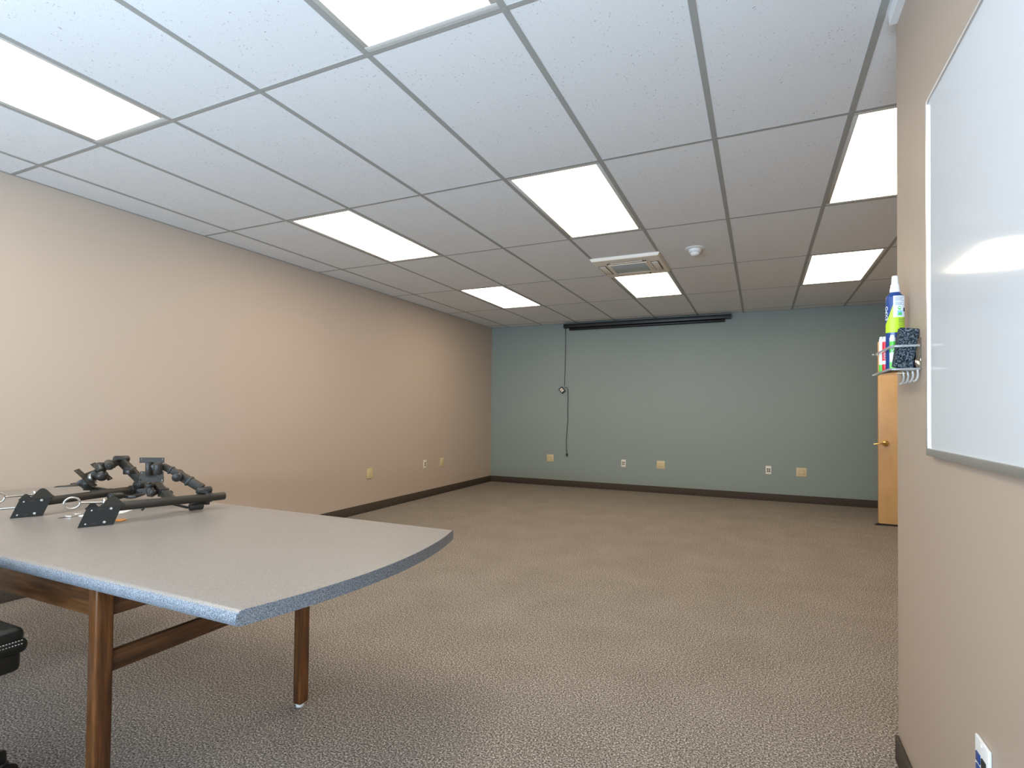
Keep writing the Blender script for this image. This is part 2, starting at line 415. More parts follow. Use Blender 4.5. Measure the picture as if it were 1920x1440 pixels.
# ------------------------------------------------------------------ smoke detector
sx_, sy_ = -.518, 4.715
t = thing('smoke_detector', 'small white round smoke detector on a ceiling tile right of the air cassette', 'smoke detector', (sx_, sy_, ZC))
fl = Matrix.Translation((sx_, sy_, ZC)) @ Matrix.Rotation(PI, 4, 'X')
bm = B(); lathe(bm, [(.083, 0), (.083, .004), (.070, .009), (.055, .010)], fl, 40); obj('mounting_ring', bm, M['white_plastic'], t)
bm = B(); lathe(bm, [(.052, .010), (.052, .030), (.046, .036), (.038, .038), (.038, .040)], fl, 40); obj('detector_body', bm, M['white_plastic'], t)
bm = B(); lathe(bm, [(.036, .038), (.034, .052), (.026, .060), (.010, .063)], fl, 32)
for k in range(10):
    a = 2*PI*k/10; bar(bm, (sx_ + .037*math.cos(a), sy_ + .037*math.sin(a), ZC - .040), (sx_ + .030*math.cos(a), sy_ + .030*math.sin(a), ZC - .057), .006, .004, 0)
obj('sensor_cage', bm, M['white_plastic'], t)

# ------------------------------------------------------------------ projector screen casing and its cord
t = thing('projector_screen', 'long black rolled-up projector screen casing mounted high on the blue wall', 'projector screen', (-1.62, YB - .05, CAM_H + 1.34))
z0 = CAM_H + 1.335; z1 = CAM_H + 1.398
bm = B(); box(bm, (-2.86, YB - .10, z0), (-.385, YB - .012, z1), .010, 3); obj('casing', bm, M['black'], t)
for xe in (-2.860, -.385): bx('end_cap', (xe - .006, YB - .105, z0 - .004), (xe + .006, YB - .010, z1 + .003), M['black'], t, .003)
bm = B(); cyl(bm, (-2.78, YB - .055, z0 - .018), (-.46, YB - .055, z0 - .018), .022, seg=20, bev=.003); obj('bottom_bar', bm, M['black'], t)
for xb in (-2.5, -.8): bx('wall_bracket', (xb - .03, YB - .03, z0 + .01), (xb + .03, YB, z1 - .01), M['black_metal'], t, .002)
t = thing('power_cord', 'thin black cord with switch box hanging down the blue wall', 'cord', (-2.86, YB - .02, CAM_H + .3))
yc = YB - .012
def yw(x, y, off=0): return (x, yc - off, y)
bm = B()
pts = []
up_ = [(-2.8627, 7.946, 2.5169), (-2.8594, 7.946, 2.2378), (-2.8638, 7.946, 1.8951), (-2.8704, 7.946, 1.7068), (-2.8722, 7.946, 1.6041)]
tube(bm, up_, .0042, 8); obj('upper_cable', bm, M['black'], t)
bm = B()
dn = [(-2.8702, 7.946, 1.5784), (-2.8385, 7.946, 1.5867), (-2.8176, 7.946, 1.5609), (-2.8105, 7.946, 1.4669), (-2.8117, 7.946, 1.2964), (-2.817, 7.946, 1.1686), (-2.8081, 7.946, 1.0835), (-2.8188, 7.946, 0.9556), (-2.8267, 7.946, 0.8277), (-2.8347, 7.946, 0.6998), (-2.8275, 7.946, 0.5979), (-2.8205, 7.946, 0.5217)]
tube(bm, dn, .0046, 8); obj('lower_cable', bm, M['black'], t)
bm = B(); p0 = Vector((-2.8206, 7.946, 0.5301)); cyl(bm, p0, p0 + Vector((0, 0, -.035)), .012, .016, 16, bev=.002)
cyl(bm, p0 + Vector((-.006, 0, -.035)), p0 + Vector((-.006, 0, -.055)), .002, seg=8); cyl(bm, p0 + Vector((.006, 0, -.035)), p0 + Vector((.006, 0, -.055)), .002, seg=8)
obj('plug', bm, M['black'], t)
c0 = Vector((-2.9062, 7.946, 1.5402)); mt = Matrix.Translation(c0) @ Matrix.Rotation(math.radians(-42), 4, 'Y')
bm = B(); box(bm, (-.036, -.030, -.048), (.036, .008, .048), .006, 2, mt); sb = obj('switch_box', bm, M['black'], t)
bm = B(); box(bm, (-.024, -.034, -.030), (.024, -.0295, .030), .002, 2, mt)
f = obj('switch_face', bm, M['cream_plastic'], sb); f.matrix_parent_inverse = Matrix()
bm = B()
for dx in (-.009, .009): box(bm, (dx - .003, -.0352, -.016), (dx + .003, -.0335, .016), 0, 2, mt)
f = obj('switch_slot', bm, M['slot'], sb); f.matrix_parent_inverse = Matrix()

# ------------------------------------------------------------------ wall plates
def plate(name, label, wall, u, z, w_, h_, m_, kind):
    """wall: 'back' (u is X), 'left' or 'right' (u is Y)"""
    if wall == 'back': mt = Matrix.Translation((u, YB, z))
    elif wall == 'left': mt = Matrix.Translation((XL, u, z)) @ Matrix.Rotation(PI/2, 4, 'Z')
    else: mt = Matrix.Translation((XR, u, z)) @ Matrix.Rotation(-PI/2, 4, 'Z')
    t = thing(name, label, 'wall plate' if kind != 'outlet' else 'outlet', mt.translation, 'wall plates low on the walls')
    bm = B(); box(bm, (-w_/2, -.007, -h_/2), (w_/2, 0, h_/2), .0025, 3, mt); obj('cover_plate', bm, m_, t)
    if kind == 'outlet':
        for cxx in ((-.023, .023) if w_ > .1 else (0,)):
            for cz in (-.0195, .0195):
                bm = B(); box(bm, (cxx - .0165, -.009, cz - .014), (cxx + .0165, -.006, cz + .014), .004, 2, mt)
                r = obj('receptacle', bm, m_, t)
                bm = B()
                for dx in (-.0065, .0065): box(bm, (cxx + dx - .0014, -.0094, cz - .004), (cxx + dx + .0014, -.0086, cz + .006), 0, 2, mt)
                cyl(bm, mt @ Vector((cxx, -.0094, cz - .009)), mt @ Vector((cxx, -.0086, cz - .009)), .0024, seg=8)
                s = obj('slots', bm, M['slot'], r); s.matrix_parent_inverse = Matrix()
    elif kind == 'jack4':
        for dx in (-.012, .012):
            for dz in (-.014, .014):
                bm = B(); box(bm, (dx - .0085, -.0085, dz - .0085), (dx + .0085, -.006, dz + .0085), .001, 2, mt); obj('port', bm, M['slot'], t)
    elif kind == 'jack2':
        for dz in (-.014, .014):
            bm = B(); box(bm, (-.013, -.0085, dz - .008), (.013, -.006, dz + .008), .001, 2, mt); obj('port', bm, M['slot'], t)
    elif kind == 'coax':
        bm = B(); cyl(bm, mt @ Vector((0, -.016, 0)), mt @ Vector((0, -.006, 0)), .006, seg=12); obj('connector', bm, M['ivory'], t)
        bm = B(); box(bm, (-.016, -.0095, -.033), (.016, -.006, .033), .003, 2, mt); obj('insert', bm, M['ivory'], t)
    elif kind == 'data':
        for k, (dz, mm) in enumerate(((-.012, M['label_blue']), (.014, M['label_blue']))):
            bm = B(); box(bm, (-.026 + .0, -.0095, dz - .010), (-.004, -.006, dz + .010), .001, 2, mt); obj('port', bm, M['bottle_blue'], t)
            bm = B(); box(bm, (.004, -.0095, dz - .010), (.026, -.006, dz + .010), .001, 2, mt); obj('port', bm, M['slot'] if k else M['label_blue'], t)
    for sz in (-1, 1):
        for sx2 in ((-.023, .023) if w_ > .1 else (0,)):
            bm = B(); cyl(bm, mt @ Vector((sx2, -.0085, sz*h_*.42)), mt @ Vector((sx2, -.006, sz*h_*.42)), .0035, seg=10)
            obj('screw', bm, m_, t)
zo = .425
plate('wall_outlet', 'ivory double wall outlet left of the hanging cord', 'back', -3.111, .443, .115, .115, M['ivory'], 'outlet')
plate('data_plate', 'small white four-port plate on the blue wall, right of the hanging cord', 'back', -1.909, .415, .070, .112, M['cream_plastic'], 'jack4')
plate('wall_outlet', 'ivory double wall outlet in the middle of the blue wall', 'back', -1.350, .418, .118, .118, M['ivory'], 'outlet')
plate('data_plate', 'small white four-port plate on the right part of the blue wall', 'back', .104, .418, .070, .115, M['cream_plastic'], 'jack4')
plate('wall_outlet', 'ivory double wall outlet on the blue wall, nearest the birch door', 'back', .506, .411, .125, .118, M['ivory'], 'outlet')
plate('coax_plate', 'ivory blank-looking wall plate on the beige wall, nearest the table', 'left', 4.917, .448, .095, .120, M['ivory'], 'coax')
plate('data_plate', 'white two-port plate on the beige wall between two ivory plates', 'left', 6.031, .460, .072, .115, M['cream_plastic'], 'jack2')
plate('coax_plate', 'ivory wall plate on the beige wall, nearest the blue wall corner', 'left', 6.454, .454, .095, .120, M['ivory'], 'coax')
plate('data_plate', 'white plate with blue ports low on the near right wall under the whiteboard', 'right', 1.429, .440, .074, .112, M['white_plastic'], 'data')

# ------------------------------------------------------------------ open birch door
bm = B(); box(bm, (1.168, 6.74, .022), (XF - .012, 6.784, 1.982), .0015, 2)
d = obj('door_1', bm, M['birch']); d['kind'] = 'structure'
hx, hz = 1.232, .884
bm = B(); lathe(bm, [(.006, .030), (.030, .018), (.033, .006), (.033, 0)][::-1], Matrix.Translation((hx, 6.74, hz)) @ Matrix.Rotation(PI/2, 4, 'X'), 28)
cyl(bm, (hx, 6.73, hz), (hx, 6.69, hz), .011, seg=16)
tube(bm, [(hx, 6.692, hz), (hx - .02, 6.688, hz + .002), (hx - .06, 6.688, hz - .002), (hx - .10, 6.692, hz - .010), (hx - .115, 6.694, hz - .012)], .0085, 12)
h = obj('door_handle', bm, M['brass'], d)
bm = B(); box(bm, (1.168, 6.745, .002), (XF - .02, 6.779, .022)); prism(bm, [(1.130, 6.735, .001), (1.175, 6.735, .001), (1.175, 6.735, .028)], (0, .04, 0))
obj('door_sweep', bm, M['dark_rubber'], d)
for hz_ in (.25, 1.0, 1.78):
    bm = B(); cyl(bm, (XF - .012, 6.735, hz_ - .045), (XF - .012, 6.735, hz_ + .045), .008, seg=12); obj('hinge', bm, M['brass'], d)

# ------------------------------------------------------------------ whiteboard on the near right wall
wy0, wy1, wz0, wz1 = -.62, 1.793, CAM_H - .1115, CAM_H + .887
t = thing('whiteboard', 'large glossy whiteboard in an aluminium frame on the near right wall', 'whiteboard', (XR, (wy0+wy1)/2, (wz0+wz1)/2))
bx('writing_surface', (XR - .011, wy0 + .008, wz0 + .008), (XR - .002, wy1 - .008, wz1 - .008), M['board'], t)
def rrect(d, r, n=6):
    y0_, y1_, z0_, z1_ = wy0 + d, wy1 - d, wz0 + d, wz1 - d; r = max(r - d, .002); out = []
    for (cy_, cz_, a0) in ((y1_ - r, z1_ - r, 0), (y0_ + r, z1_ - r, 90), (y0_ + r, z0_ + r, 180), (y1_ - r, z0_ + r, 270)):
        for k in range(n + 1):
            a = math.radians(a0 + 90*k/n); out.append((cy_ + r*math.cos(a), cz_ + r*math.sin(a)))
    return out
def rect_frame(name, prof, m_):
    bm = B(); rings = [[bm.verts.new((XR - x, y, z)) for y, z in rrect(d, .028)] for d, x in prof]
    k = len(rings[0])
    for a, b in zip(rings, rings[1:] + rings[:1]):
        for i in range(k): bm.faces.new((a[i], a[(i+1) % k], b[(i+1) % k], b[i]))
    return obj(name, bm, m_, t, False)
rect_frame('frame', [(0, .001), (0, .011), (.003, .0145), (.009, .015), (.010, .001)], M['alu'])
rect_frame('inner_trim', [(.010, .010), (.010, .0165), (.0155, .0155), (.017, .0125), (.017, .010)], M['alu_bright'])
bx('lower_rail', (XR - .0175, wy0 + .02, wz0 + .0005), (XR - .004, wy1 - .006, wz0 + .021), M['alu'], t, .002)

# ------------------------------------------------------------------ clear acrylic holder and what stands in it
tx0, tx1, ty0, ty1, tz = .396 - .478 + XR, XR, 2.074, 2.350, CAM_H + .152
holder_before = set(bpy.data.objects)
t = thing('acrylic_holder', 'clear acrylic marker holder with hooks on the near right wall, left of the whiteboard', 'holder', (XR, (ty0+ty1)/2, tz))
bx('back_panel', (XR - .0035, ty0, tz - .004), (XR - .0005, ty1, tz + .10), M['acrylic'], t, .0008)
bx('shelf', (tx0, ty0, tz - .004), (XR - .0035, ty1, tz), M['acrylic'], t, .001)
bm = B(); zr = tz + .076
box(bm, (tx0, ty0, zr - .004), (tx0 + .008, ty1, zr + .003), .001); box(bm, (tx0 + .008, ty0, zr - .004), (XR - .0035, ty0 + .006, zr + .003), .001)
box(bm, (tx0 + .008, ty1 - .006, zr - .004), (XR - .0035, ty1, zr + .003), .001)
obj('upper_rim', bm, M['acrylic_edge'], t)
bm = B(); box(bm, (tx0 - .003, ty0, tz - .004), (tx0, ty1, tz + .004), .0008); box(bm, (tx0, ty0 - .002, tz - .0045), (XR - .0035, ty0, tz + .002), .0006)
obj('shelf_edge', bm, M['acrylic_edge'], t)
for zf in (tz - .002, zr): bx('corner_fin', (tx0 - .008, ty1 - .004, zf - .002), (tx0 - .003, ty1 + .010, zf + .002), M['acrylic_edge'], t)
for k in range(4):
    bm = B(); y = ty0 + .010 + k*.062
    tube(bm, [(XR - .0045 - .004, y, tz - .004), (XR - .007, y, tz - .018), (XR - .009, y, tz - .030), (XR - .014, y, tz - .039), (XR - .021, y, tz - .041)], .0032, 8)
    obj('hook', bm, M['acrylic_edge'], t)
# spray bottle
bcx, bcy, bz = .3933, 2.212, tz + .0005
t = thing('spray_bottle', 'blue and lime whiteboard cleaner spray bottle with white cap, standing in the acrylic holder', 'bottle', (bcx, bcy, bz))
rx, ry = .0275, .019
def oval(bm, prof, mi=0, seg=48, cx_=bcx, cy_=bcy):
    rings = [[bm.verts.new((cx_ + a*rx*math.cos(2*PI*k/seg), cy_ + a*ry*math.sin(2*PI*k/seg), bz + z*1.065)) for k in range(seg)] for a, z in prof]
    for a, b in zip(rings, rings[1:]):
        for k in range(seg): f = bm.faces.new((a[k], a[(k+1) % seg], b[(k+1) % seg], b[k])); f.smooth = True; f.material_index = mi
    bm.faces.new(rings[0][::-1]); bm.faces.new(rings[-1])
bm = B(); oval(bm, [(.9, 0), (1, .005), (1, .235), (.99, .243), (.93, .250), (.70, .255), (.52, .262), (.48, .264)]); obj('bottle_body', bm, M['bottle_blue'], t)
# label wraps: a lime skirt with a curved top, and a white information panel
def wrap(bm, a0, a1, zlo, zhi, off, n=24, mi=0):
    """a curved skin, zlo/zhi functions of 0..1"""
    inn, out = [], []
    for k in range(n + 1):
        s = k/n; a = a0 + (a1 - a0)*s
        for lst, o_ in ((inn, off - .0003), (out, off)):
            X = bcx + (rx + o_)*math.cos(a); Y = bcy + (ry + o_)*math.sin(a)
            lst.append((bm.verts.new((X, Y, bz + zlo(s)*1.065)), bm.verts.new((X, Y, bz + zhi(s)*1.065))))
    for k in range(n):
        f = bm.faces.new((out[k][0], out[k+1][0], out[k+1][1], out[k][1])); f.smooth = True
        bm.faces.new((inn[k][1], inn[k+1][1], inn[k+1][0], inn[k][0]))
        bm.faces.new((inn[k][0], inn[k+1][0], out[k+1][0], out[k][0])); bm.faces.new((out[k][1], out[k+1][1], inn[k+1][1], inn[k][1]))
# camera side is -Y (angle -90 deg); angles run towards the wall
dg = math.radians
bm = B(); wrap(bm, dg(-175), dg(-95), lambda s: .128, lambda s: .155 + .085*s**1.5, .0006); wrap(bm, dg(-96), dg(0), lambda s: .128, lambda s: .185, .0006)
obj('lime_label', bm, M['lime'], t)
bm = B(); wrap(bm, dg(-108), dg(-15), lambda s: .178, lambda s: .248, .0009); wp = obj('white_label', bm, M['label_white'], t)
bm = B()
for k, z in enumerate((.2425, .239, .2355, .232, .225, .2215, .218)): wrap(bm, dg(-98), dg(-40 - 7*(k % 3)), lambda s, z=z: z, lambda s, z=z: z + .0011, .0012, 10)
f = obj('fine_print', bm, M['navy'], wp); f.matrix_parent_inverse = Matrix()
bm = B()
for k, z in enumerate((.172, .168, .164, .160, .154, .148, .142, .137)): wrap(bm, dg(-76), dg(-32 - 8*(k % 2)), lambda s, z=z: z, lambda s, z=z: z + .0013, .0012, 10)
f = obj('fine_print', bm, M['navy'], wp); f.matrix_parent_inverse = Matrix()
bm = B(); wrap(bm, dg(-84), dg(-50), lambda s: .182, lambda s: .199, .0012, 10); f = obj('blue_emblem', bm, M['label_blue'], wp); f.matrix_parent_inverse = Matrix()
bm = B(); wrap(bm, dg(-78), dg(-55), lambda s: .184, lambda s: .192, .0016, 10)
wrap(bm, dg(-80), dg(-60), lambda s: .2075 - math.sqrt(max(0, 1 - (2*s-1)**2))*.0062, lambda s: .2075 + math.sqrt(max(0, 1 - (2*s-1)**2))*.0062, .0014, 14)
f = obj('green_emblem', bm, M['green'], wp); f.matrix_parent_inverse = Matrix()
bm = B(); wrap(bm, dg(-76), dg(-64), lambda s: .206, lambda s: .2105, .0018, 6); f = obj('emblem_centre', bm, M['label_white'], wp); f.matrix_parent_inverse = Matrix()
bm = B(); wrap(bm, dg(-40), dg(-20), lambda s: .196, lambda s: .208, .0012, 8); f = obj('dark_patch', bm, M['navy'], wp); f.matrix_parent_inverse = Matrix()
mt = Matrix.Translation((bcx - .0258, bcy - .0092, bz + .205)) @ Matrix.Rotation(dg(-72), 4, 'Z') @ Matrix.Rotation(PI/2, 4, 'X') @ Matrix.Rotation(PI/2, 4, 'Z')
text_mesh('brand_lettering', 'EXPO', .020, M['white_plastic'], mt, t)
bm = B(); oval(bm, [(.52, .262), (.56, .263), (.56, .274), (.50, .277), (.48, .287), (.40, .288), (.37, .300), (.34, .313), (.30, .317)]); obj('spray_cap', bm, M['white_plastic'], t)
# eraser leaning on the near end
mt = Matrix.Translation((.3955, 2.116, tz + .0055)) @ Matrix.Rotation(dg(8), 4, 'Y') @ Matrix.Rotation(dg(2), 4, 'X')
bm = B(); box(bm, (-.0285, -.019, 0), (.0245, .014, .132), .004, 3, mt)
e_ = obj('whiteboard_eraser', bm, M['felt'])
tag(e_, 'dark grey felt eraser block leaning on the near end of the acrylic holder', 'eraser')
bm = B(); box(bm, (-.029, .013, .001), (.025, .018, .131), .002, 2, mt); obj('eraser_back', bm, M['black'], e_)
# markers
def marker(x, y, ln, r, cap_m, band_m, lab, txt=None, tilt=0, label_z=(.30, .80)):
    ax = Matrix.Translation((x, y, tz + .0008)) @ Matrix.Rotation(tilt, 4, 'Y')
    t = thing('dry_erase_marker', lab, 'marker', (x, y, tz), 'dry-erase markers in the acrylic holder')
    bm = B(); lathe(bm, [(r*.85, 0), (r, .002), (r, ln*.24)], ax, 20); obj('marker_cap', bm, cap_m, t)
    bm = B(); lathe(bm, [(r*.97, ln*.24), (r*.97, ln*.93), (r*.8, ln*.94), (r*.72, ln)], ax, 20); obj('barrel', bm, M['white_plastic'], t)
    bm = B(); lathe(bm, [(r*.99, ln*label_z[0]), (r*.99, ln*label_z[1])], ax, 20, cap=False); b_ = obj('marker_label', bm, band_m, t)
    if txt:
        text_mesh('brand_lettering', txt, r*1.5, M['white_plastic'], ax @ Matrix.Translation((-.0015, -r*1.02, ln*.5)) @ Matrix.Rotation(PI/2, 4, 'X') @ Matrix.Rotation(PI/2, 4, 'Z'), t, .0003)
    return t
marker(.3772, 2.285, .133, .0088, M['red'], M['red'], 'white marker with a red cap and red lettered label, standing in the acrylic holder', 'EXPO', 0, (.34, .86))
marker(.3717, 2.318, .137, .0080, M['green'], M['white_plastic'], 'white marker with a green cap half behind the red-capped one, at the far end', None, 0)
marker(.3850, 2.257, .132, .0085, M['navy'], M['label_blue'], 'white marker with a dark blue cap between the red and green ones', None, 0, (.3, .34))
marker(.3750, 2.155, .121, .0092, M['light_green'], M['green'], 'white marker with a light green cap and label, right beside the eraser', 'EXPO', dg(0), (.50, .82))
marker(.4285, 2.145, .112, .0055, M['navy'], M['navy'], 'slim dark blue marker behind the eraser, against the wall', None, 0, (.3, .5))

# the holder and its contents scaled about the camera to meet the moved wall
SC, A0, A1 = .9163, Vector((XR, 2.074, CAM_H + .152)), Vector((XR, 1.9004, CAM_H + .1393))
for o in [o for o in bpy.data.objects if o not in holder_before]:
    if o.type == 'MESH':
        for v_ in o.data.vertices: v_.co = A1 + (v_.co - A0)*SC
    else: o.location = A1 + (o.location - A0)*SC
for o in [o for o in bpy.data.objects if o not in holder_before and o.parent and o.parent.type == 'EMPTY']:
    o.matrix_parent_inverse = Matrix.Translation(-o.parent.location)

# ------------------------------------------------------------------ table
TX0, TX1, TY0, TY1, TZ = -3.63, -1.065, .815, 1.722, .74
t = thing('conference_table', 'boat-ended grey speckled laminate table on dark walnut legs', 'table', (-2.35, 1.27, 0))
def outline(n=28, ins=0):
    out = []
    yc_ = (TY0 + TY1)/2; hw = (TY1 - TY0)/2 - ins
    for k in range(n + 1):
        s = -1 + 2*k/n; out.append((TX1 + .078*(1 - s*s) - ins, yc_ + s*hw))
    for k in range(n + 1):
        s = 1 - 2*k/n; out.append((TX0 - .078*(1 - s*s) + ins, yc_ + s*hw))
    return out
# long edges are rolled: cross-section sweeps over Y, ends stay square
bm = B(); th = .036; R_ = .017
sect = []      # (inset from long edge, z)
for k in range(7): a = PI/2*k/6; sect.append((R_*(1 - math.sin(a)), TZ - R_*(1 - math.cos(a))))
sect = sect + [(0.0, TZ - th + .008), (.006, TZ - th), (.03, TZ - th)]
def end_x(y, side):
    s = (y - (TY0 + TY1)/2)/((TY1 - TY0)/2); s = max(-1, min(1, s)); bb = .078*(1 - s*s)
    return TX1 + bb if side > 0 else TX0 - bb
ny = 30; loop = []
for ins, z in sect[::-1]: loop.append((TY0 + ins, z))
for k in range(1, ny): loop.append((TY0 + R_ + (TY1 - TY0 - 2*R_)*k/ny, TZ))
for ins, z in sect: loop.append((TY1 - ins, z))
for k in range(1, ny): loop.append((TY1 - .03 - (TY1 - TY0 - .06)*k/ny, TZ - th))
la = [bm.verts.new((end_x(y, 1) - .0015, y, z)) for y, z in loop]; lb = [bm.verts.new((end_x(y, -1) + .0015, y, z)) for y, z in loop]
k_ = len(loop)
for i in range(k_):
    f = bm.faces.new((la[i], la[(i+1) % k_], lb[(i+1) % k_], lb[i])); f.smooth = True
    if (loop[i][1] + loop[(i+1) % k_][1])/2 < TZ - .004: f.material_index = 1      # rolled edge and underside, cool shade put into the laminate colour
obj('table_top', bm, [M['laminate'], M['edge_shade']], t)
def end_band(side, nm):
    bm = B(); out = []; o2 = []
    for y, z in loop:
        xe = end_x(y, side); out.append(bm.verts.new((xe, y, z))); o2.append(bm.verts.new((xe - side*.0014, y, z)))
    # fill between lower and upper parts of the loop
    n1 = len(sect); low0 = out[:n1]; up = out[n1:n1 + ny - 1]
    # pair points by y: build vertical strips
    ys = sorted({round(y, 5) for y, z in loop})
    def zrange(y):
        zt = TZ; zb_ = TZ - th
        d_ = min(y - TY0, TY1 - y)
        if d_ < R_: zt = TZ - R_ + math.sqrt(max(0, R_*R_ - (R_ - d_)**2))
        if d_ < .006: zb_ = TZ - th + .008*(1 - d_/.006)
        return zb_, zt
    bm.free(); bm = B(); prev = None; first = None
    for y in ys:
        zb_, zt = zrange(y); xe = end_x(y, side)
        cur = [bm.verts.new((xe, y, zb_)), bm.verts.new((xe, y, zt)), bm.verts.new((xe - side*.002, y, zt)), bm.verts.new((xe - side*.002, y, zb_))]
        if prev:
            for a in range(4): bm.faces.new((prev[a], cur[a], cur[(a+1) % 4], prev[(a+1) % 4]))
        else: bm.faces.new(cur)
        prev = cur
    bm.faces.new(prev[::-1])
    return obj(nm, bm, M['edge_shade'], t)
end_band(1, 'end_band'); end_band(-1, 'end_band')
LXR, LXL, LW = -1.668, -2.995, .040
LYN, LYF = .853, 1.565
ztop = TZ - th
for xr in (LXR, LXL):
    for yn in (LYN, LYF):
        bm = B(); box(bm, (xr - LW, yn, .014), (xr, yn + LW + .006, ztop), .006, 3)
        l_ = obj('leg', bm, M['walnut'], t)
        bm = B(); cyl(bm, (xr - LW/2, yn + LW/2, 0), (xr - LW/2, yn + LW/2, .014), .016, seg=16, bev=.003)
        g_ = obj('glide', bm, M['white_plastic'], l_); g_.matrix_parent_inverse = Matrix(); g_['label'] = 'pale plastic glide'
for xr in (LXR, LXL):
    bm = B(); box(bm, (xr - .032, LYN + LW + .006, CAM_H - .747), (xr - .010, LYF, CAM_H - .690), .002); obj('stretcher', bm, M['walnut_deep'], t)
    bm = B(); box(bm, (xr - .032, LYN + LW + .006, CAM_H - .588), (xr - .010, LYF, ztop), .002); obj('end_apron', bm, M['walnut_deep'], t)
for yn in (LYN + .012, LYF + .012):
    bm = B(); box(bm, (LXL, yn, CAM_H - .585), (LXR - LW, yn + .022, ztop - .003), .002); obj('side_apron', bm, M['walnut_long'], t)
for yy in (TY0 + .05, TY1 - .10): bx('corner_plate', (TX1 - .06, yy, ztop - .006), (TX1 - .005, yy + .05, ztop), M['black_metal'], t, .001)

# ------------------------------------------------------------------ office chair at the left edge
t = thing('office_chair', 'black leather office chair pushed up to the table, cut by the left frame edge', 'chair', (-2.10, .50, 0))
ccx, ccy = -2.085, .525
def cushion(bm, lo, hi, r, puff, n=10):
    """soft slab: a rounded box whose big faces bulge"""
    box(bm, lo, hi, r, 5)
    c_ = [(lo[i] + hi[i])/2 for i in range(3)]; h_ = [(hi[i] - lo[i])/2 for i in range(3)]
bm = B(); box(bm, (ccx - .250, ccy - .25, .472), (ccx + .248, ccy + .242, .535), .016, 4); obj('seat_base', bm, M['leather'], t, True)
bm = B(); box(bm, (ccx - .258, ccy - .252, .520), (ccx + .258, ccy + .255, .562), .019, 4); obj('seat_band', bm, M['leather'], t, True)
bm = B(); box(bm, (ccx - .252, ccy - .247, .545), (ccx + .252, ccy + .249, .592), .020, 5)
obj('seat_cushion', bm, M['leather'], t, True)
bm = B()
for z in (.5495, .559):
    q = []
    y_f = ccy + .2565; x_r = ccx + .2595
    n_ = 150
    for k in range(n_):
        if k % 2: continue
        xx = ccx - .245 + .49*k/n_; bar(bm, (xx, y_f - .001, z), (xx + .0028, y_f - .001, z), .0016, .0016, 0)
        yy = ccy - .24 + .48*k/n_; bar(bm, (x_r - .001, yy, z), (x_r - .001, yy + .0028, z), .0016, .0016, 0)
s_ = obj('stitching', bm, M['thread'], t)
bm = B(); mt = Matrix.Translation((ccx, ccy - .26, .56)) @ Matrix.Rotation(dg(9), 4, 'X')
box(bm, (-.25, -.045, 0), (.25, .045, .50), .035, 5, mt); obj('backrest', bm, M['leather'], t, True)
bm = B(); box(bm, (-.20, -.07, .06), (.20, -.04, .44), .02, 3, mt); obj('back_shell', bm, M['black'], t)
for sx in (-1, 1):
    X = ccx + sx*.285
    bm = B(); tube(bm, [(ccx + sx*.22, ccy - .12, .485), (X, ccy - .12, .50), (X, ccy - .13, .60), (X, ccy - .10, .675), (X, ccy, .695)], .014, 10)
    tube(bm, [(ccx + sx*.22, ccy + .12, .485), (X, ccy + .12, .50), (X, ccy + .13, .60), (X, ccy + .10, .675), (X, ccy, .695)], .014, 10)
    a_ = obj('armrest', bm, M['black'], t)
    bm = B(); box(bm, (X - .028, ccy - .15, .694), (X + .028, ccy + .12, .722), .012, 3); p_ = obj('arm_pad', bm, M['leather'], a_, True); p_.matrix_parent_inverse = Matrix()
bm = B(); box(bm, (ccx - .10, ccy - .12, .440), (ccx + .10, ccy + .12, .479), .008); obj('tilt_mechanism', bm, M['black'], t)
bm = B(); cyl(bm, (ccx, ccy, .20), (ccx, ccy, .44), .014, seg=16); cyl(bm, (ccx, ccy, .09), (ccx, ccy, .27), .026, seg=20, bev=.003); obj('gas_column', bm, M['black'], t)
bm = B(); cyl(bm, (ccx, ccy, .075), (ccx, ccy, .125), .045, seg=24, bev=.006); bs_ = obj('base_hub', bm, M['black'], t)
for k in range(5):
    a = dg(108 + 72*k); ex, ey = ccx + .365*math.cos(a), ccy + .365*math.sin(a)
    bm = B(); bar(bm, (ccx + .03*math.cos(a), ccy + .03*math.sin(a), .105), (ex, ey, .082), .030, .045, .006); cyl(bm, (ex, ey, .055), (ex, ey, .09), .011, seg=10)
    l_ = obj('leg', bm, M['black'], t)
    bm = B()
    for s in (-1, 1):
        ox, oy = -math.sin(a)*.014*s, math.cos(a)*.014*s
        cyl(bm, (ex + ox - math.sin(a)*.008*s*0, ey + oy, .0285), (ex + ox*2.1, ey + oy*2.1, .0285), .0285, seg=24, bev=.004)
    cyl(bm, (ex - ox, ey - oy, .0285), (ex + ox, ey + oy, .0285), .006, seg=10); ball(bm, (ex, ey, .052), .017)
    c_ = obj('caster', bm, M['black'], l_); c_.matrix_parent_inverse = Matrix()

